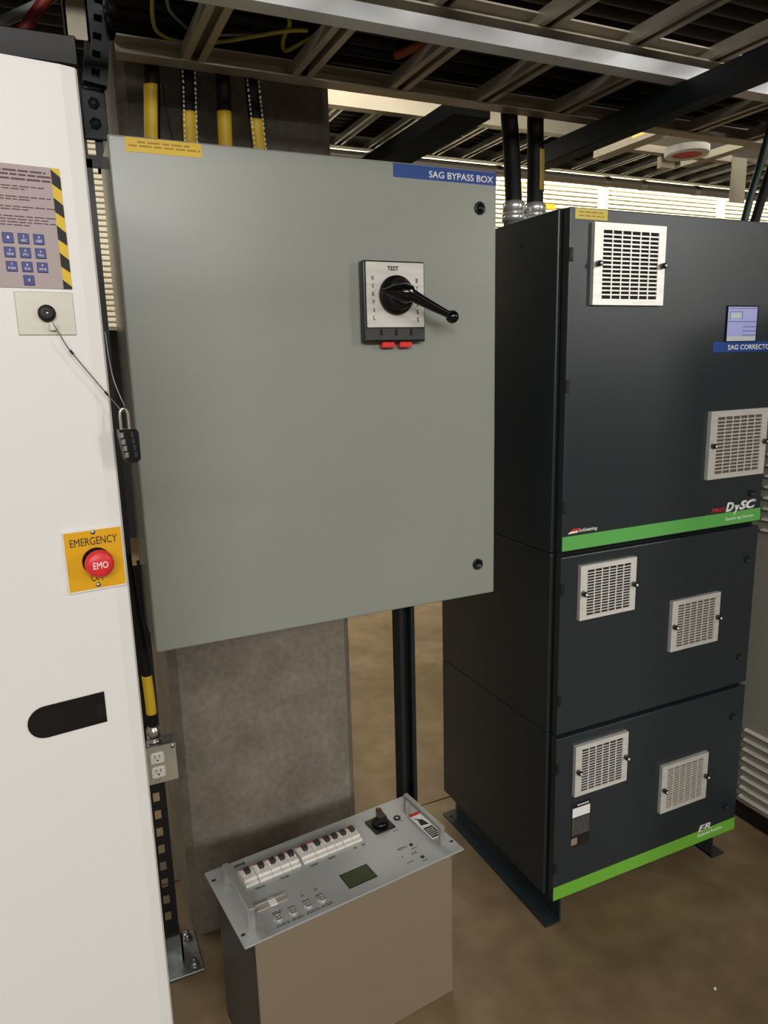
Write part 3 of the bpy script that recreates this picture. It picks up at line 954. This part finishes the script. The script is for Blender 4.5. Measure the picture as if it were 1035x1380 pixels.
print_bars(RC, 'strut_dark', [(.364, .384, .0740), (.364, .386, .0700), (.358, .364, .0490), (.358, .374, .0270), (.382, .394, .0480), (.380, .396, .0440), (.390, .404, .0590), (.389, .402, .0150), (.388, .400, .1290), (.422, .428, .1500), (.070, .082, .0900)], PZ, 'top', h=.0016, seed=13)

# ================================================================= beige louvred cabinet on the right
BC = thing('beige_cabinet', 'beige louvred cabinet on black plinth at the right edge', 'cabinet', (1.715, 1.34, 0))
MB().rbox(0, .60, -.62, 0, .052, 1.46, .004, 2).build('body', 'beige_paint', BC)
MB().box(.004, .59, -.61, -.012, 0, .052).build('plinth', 'black_paint', BC)
lv = MB()
poly = [(0, 0), (-.009, -.0015), (-.0110, -.005), (-.0095, -.0075), (0, -.010)]
L0, L1 = -.40, -.040
vs = [(p[0], L0, p[1]) for p in poly]+[(p[0], L1, p[1]) for p in poly]
k5 = len(poly)
lv.add(vs, [tuple(range(k5)), tuple(range(2*k5-1, k5-1, -1))]+[(i, i+k5, (i+1) % k5+k5, (i+1) % k5) for i in range(k5)])
lm = lv.mesh('louver', 'beige_light')
for z_ in [.2895-k*.0299 for k in range(8)]+[1.0815-k*.0292 for k in range(8)]:
    link('louver', lm, BC, (0, 0, z_))

# ================================================================= overhead ladder trays
rung_cache = {}


def rung(parent, x, ya, yb, z, wd=.040, ht=.022, m='dull_aluminium'):
    k = (round(yb-ya, 3), wd, ht, m)
    if k not in rung_cache:
        L = yb-ya
        b = MB()
        b.box(-wd/2, wd/2, 0, L, ht-.003, ht)
        b.box(-wd/2, -wd/2+.004, 0, L, 0, ht-.003).box(wd/2-.004, wd/2, 0, L, 0, ht-.003)
        b.box(-wd/2+.004, -wd/2+.013, 0, L, 0, .003).box(wd/2-.013, wd/2-.004, 0, L, 0, .003)
        rung_cache[k] = b.mesh('rung', m)
    return link('rung', rung_cache[k], parent, (x, ya, z))


def tray(name, label, x0, x1, yf, yb, z, rail_h, rungs,  fl=.038, m='aluminium', rm='dull_aluminium', wd=.040, ht=.022, rz=.002, group='overhead cable trays', back_h=None, fm=None):
    t = thing(name, label, 'cable tray', (x0, yf, z), 0, group)
    L, D = x1-x0, yb-yf
    # channel rails, webs outside and flanges turned inwards
    MB().box(0, L, 0, .003, 0, rail_h).box(0, L, .003, fl, 0, .003).box(0, L, .003, fl, rail_h-.003, rail_h).build('rail', fm or m, t)
    rail_h = back_h or rail_h
    MB().box(0, L, D-.003, D, 0, rail_h).box(0, L, D-fl, D-.003, 0, .003).box(0, L, D-fl, D-.003, rail_h-.003, rail_h).build('rail', m, t)
    for x in rungs:
        rung(t, x-x0, .004, D-.004, rz+.0015, wd, ht, rm)
    return t


TZ = 1.86
tray('ladder_tray', 'aluminium ladder tray directly above the grey box and conduits', .170, 1.76, 1.142, 1.430, TZ, .025,
     [.296, .494, .691, .888, 1.086, 1.284, 1.482, 1.680], .036, back_h=.028, fm='bright_aluminium', m='dull_aluminium')
tray('ladder_tray', 'aluminium ladder tray at the top edge, nearest the viewer', -.20, 1.76, .55, 1.184, TZ+.040, .024,
     [.07, .265, .46, .655, .858, 1.061, 1.264, 1.467, 1.67], .040, m='dull_aluminium')
# dark cables in the trays
CN_ = 0


def tray_cable(y, z, r, m, x0, x1, label, group, wob=.012, seed=0, name='tray_cable'):
    rnd = random.Random(seed)
    n_ = 9
    P = [(x0+(x1-x0)*k/n_, y+rnd.uniform(-wob, wob), z+rnd.uniform(-wob*.3, wob*.3)) for k in range(n_+1)]
    o_ = MB().tube(P, r, 10, 5).build(name, m)
    return tag(o_, label, 'cable', group)


for k in range(14):
    tray_cable(1.200+k*.0235, TZ+.060+(k % 2)*.022, .0115, 'cable_navy' if k % 2 else 'cable_black', .16, 1.76,
               'dark power cable lying in the ladder tray above the grey box', 'dark cables in tray above grey box', .0005, 20+k)
for k in range(33):
    tray_cable(.36+k*.062, 2.235, .0285, 'cable_deep' if k % 3 else 'cable_black', -1.2, 3.5,
               'thick dark cable high above the ladder trays', 'thick dark cables above the trays', .001, 40+k)
# coloured wires
yw = MB().tube([(.211, 1.255, 1.9), (.219, 1.32, 1.8915), (.235, 1.376, 1.8915), (.271, 1.400, 1.8915), (.309, 1.392, 1.8915), (.348, 1.369, 1.8915), (.391, 1.331, 1.8915), (.437, 1.292, 1.8915), (.466, 1.28, 1.8915)], .0033, 8, 5)
tag(yw.build('ground_wire', 'wire_yellow'), 'yellow green wire looping down in the tray above the conduits', 'wire')
yw2 = MB().tube([(.430, 1.270, 1.8990), (.436, 1.286, 1.8985), (.442, 1.336, 1.8985), (.450, 1.369, 1.8985), (.461, 1.388, 1.8985), (.473, 1.36, 1.8985), (.494, 1.294, 1.8985), (.503, 1.262, 1.8990)], .0036, 8, 5)
tag(yw2.build('ground_wire', 'wire_yellow'), 'short yellow wire bent in a V beside the second rung', 'wire')
gw = MB().tube([(.231, 1.250, 1.904), (.243, 1.305, 1.899), (.269, 1.345, 1.899), (.294, 1.371, 1.899), (.342, 1.366, 1.899), (.388, 1.347, 1.899)], .0025, 8, 5)
tag(gw.build('data_wire', 'wire_grey'), 'thin grey wire curving beside the yellow green wire', 'wire')
ow = MB().tube([(.655, 1.330, 1.8965), (.670, 1.291, 1.8965), (.688, 1.250, 1.897), (.70, 1.20, 1.898)], .0075, 10, 4)
tag(ow.build('orange_cable', 'orange_cable'), 'short orange cable end lying in the tray above the grey box', 'cable')
rc_ = MB().tube([(.02, 1.36, 1.845), (.045, 1.36, 1.88), (.085, 1.36, 1.93), (.15, 1.36, 2.0)], .009, 10, 5)
tag(rc_.build('red_cable', 'dark_red_cable'), 'dark red cable rising above the top of the white cabinet', 'cable')
wc_ = MB().tube([(-.06, 1.37, 1.845), (-.01, 1.37, 1.865), (.06, 1.37, 1.905), (.12, 1.37, 1.95)], .008, 10, 5)
tag(wc_.build('grey_cable', 'wire_grey'), 'grey cable crossing behind the red one above white cabinet', 'cable')
# black cross beam and bright bracket top left
tag(MB().rbox(-.55, .098, 1.285, 1.325, 1.792, 1.833, .002, 1).build('cross_beam', 'black_paint'), 'black horizontal steel beam just above the white cabinet top', 'beam')
bk = MB()
bk.box(.086, .120, 1.300, 1.304, 1.834, 2.12).box(.086, .089, 1.300, 1.345, 1.834, 2.12).box(.1165, .120, 1.300, 1.345, 1.834, 2.12)
tag(bk.build('hanger_bracket', 'tray_aluminium'), 'aluminium hanger bracket standing on the black beam at top left', 'bracket')

# dark green beam
bm_ = MB()
bm_.rbox(1.1815, 1.2268, .50, 1.642, 1.812, 1.858, .002, 1)
tag(bm_.build('green_beam', 'beam_green'), 'dark green steel beam running diagonally under the trays at right', 'beam')

# ================================================================= far bay beyond the column
DZ = 2.657
rx = [1.575+.2275*k for k in range(20)]
tray('far_tray', 'wide aluminium ladder tray far behind the column, long row of rungs', 1.30, 6.2, 3.83, 4.56, DZ, .11, rx, .06, 'tray_aluminium', 'aluminium', .055, .03)
for k in range(9):
    tray_cable(3.93+k*.066, DZ+.085, .03, 'cable_black', 1.3, 6.2, 'black cable lying in the far ladder tray', 'black cables in far tray', .001, 80+k)
tag(MB().rbox(1.93, 2.14, 3.3, 4.7, 2.50, 2.58, .003, 1).build('far_beam', 'black_matte'), 'dark beam crossing under the far tray above the blue name strip', 'beam')
pp = thing('conduit_pipe', 'long metal conduit pipe running below the far tray', 'pipe', (1.2, 4.5, 2.60))
MB().cyl((0, 0, 0), 'x', .034, 5.6, 20).build('tube', 'pipe_metal', pp)
for x in (.8, 1.75, 2.7, 3.05, 3.6):
    MB().cyl((x, 0, 0), 'x', .038, .05, 20).build('coupling', 'steel', pp)
hg = thing('rod_hanger', 'small black U hanger below the far tray rail', 'hanger', (2.24, 3.80, 2.56))
MB().box(-.035, -.028, -.008, .008, 0, .11).box(.028, .035, -.008, .008, 0, .11).box(-.035, .035, -.008, .008, .050, .060).build('strap', 'black_paint', hg)
MB().sphere((-.03, 0, -.008), .010, 12).build('nut', 'steel', hg)
# bright louvred rack
RK = thing('louvred_rack', 'bright cream slatted rack along the far wall', 'rack', (-2.2, 5.2, 0))
sl = MB().rbox(0, 9.4, -.012, .004, -.0125, .0125, .004, 1).mesh('slat', 'rack_cream')
for k in range(34):
    link('slat', sl, RK, (0, 0, 1.62+k*.035))
MB().box(0, 9.4, .02, .03, 1.59, 2.85).build('back_panel', 'rack_cream', RK)
for x in (.0, 1.4, 2.8, 4.2, 5.44, 6.65, 8.05, 9.3):
    MB().box(x, x+.10, -.02, .02, 0, 2.85).build('post', 'rack_cream', RK)
for x, zc in ((5.82, 2.70), (5.82, 2.64), (6.15, 2.56)):
    MB().box(x-.05, x+.05, -.0145, -.0125, zc-.02, zc+.02).build('yellow_tag', 'yellow_label', RK)
# bracket frame with alarm at upper right
FR = thing('bracket_frame', 'galvanized bracket frame hanging at upper right behind the green beam', 'frame', (2.45, 2.45, 2.25))
MB().box(0, .004, 0, .45, 0, .085).box(.004, .075, 0, .45, 0, .004).build('side_angle', 'frame_metal', FR)
MB().box(.075, .70, .27, .31, 0, .03).build('cross_channel', 'frame_metal', FR)
MB().box(.075, .70, .02, .06, 0, .03).build('cross_channel', 'frame_metal', FR)
MB().box(.52, .58, -.05, .42, -.002, .03).build('end_channel', 'frame_metal', FR)
MB().box(.28, .36, .30, .33, -.05, .0).build('clip_plate', 'frame_metal', FR)
MB().box(.62, .72, .20, .204, -.20, .0).build('drop_plate', 'frame_metal', FR)
MB().box(-.0005, 0, .12, .20, .02, .06).build('yellow_tag', 'pale_yellow_label', FR)
AL = thing('round_alarm', 'round red and white alarm unit in the bracket frame', 'alarm', (2.62, 2.50, 2.178))
MB().lathe_open((0, 0, 0), 'z', [(.004, .062), (0, .066), (0, .088), (.006, .092), (.032, .092), (.032, .062), (.004, .062)], 32).build('white_rim', 'white_paint', AL)
MB().lathe((0, 0, .006), 'z', [(0, .061), (.004, .0615), (.030, .0615)], 28).build('red_lens', 'red_plastic', AL)
# scrap on the floor
tag(MB().prism([(1.166, .908), (1.171, .906), (1.174, .911), (1.169, .912)], 'z', 0, .0015).build('paper_scrap', 'white_print'), 'tiny white scrap lying on the brown floor', 'scrap')
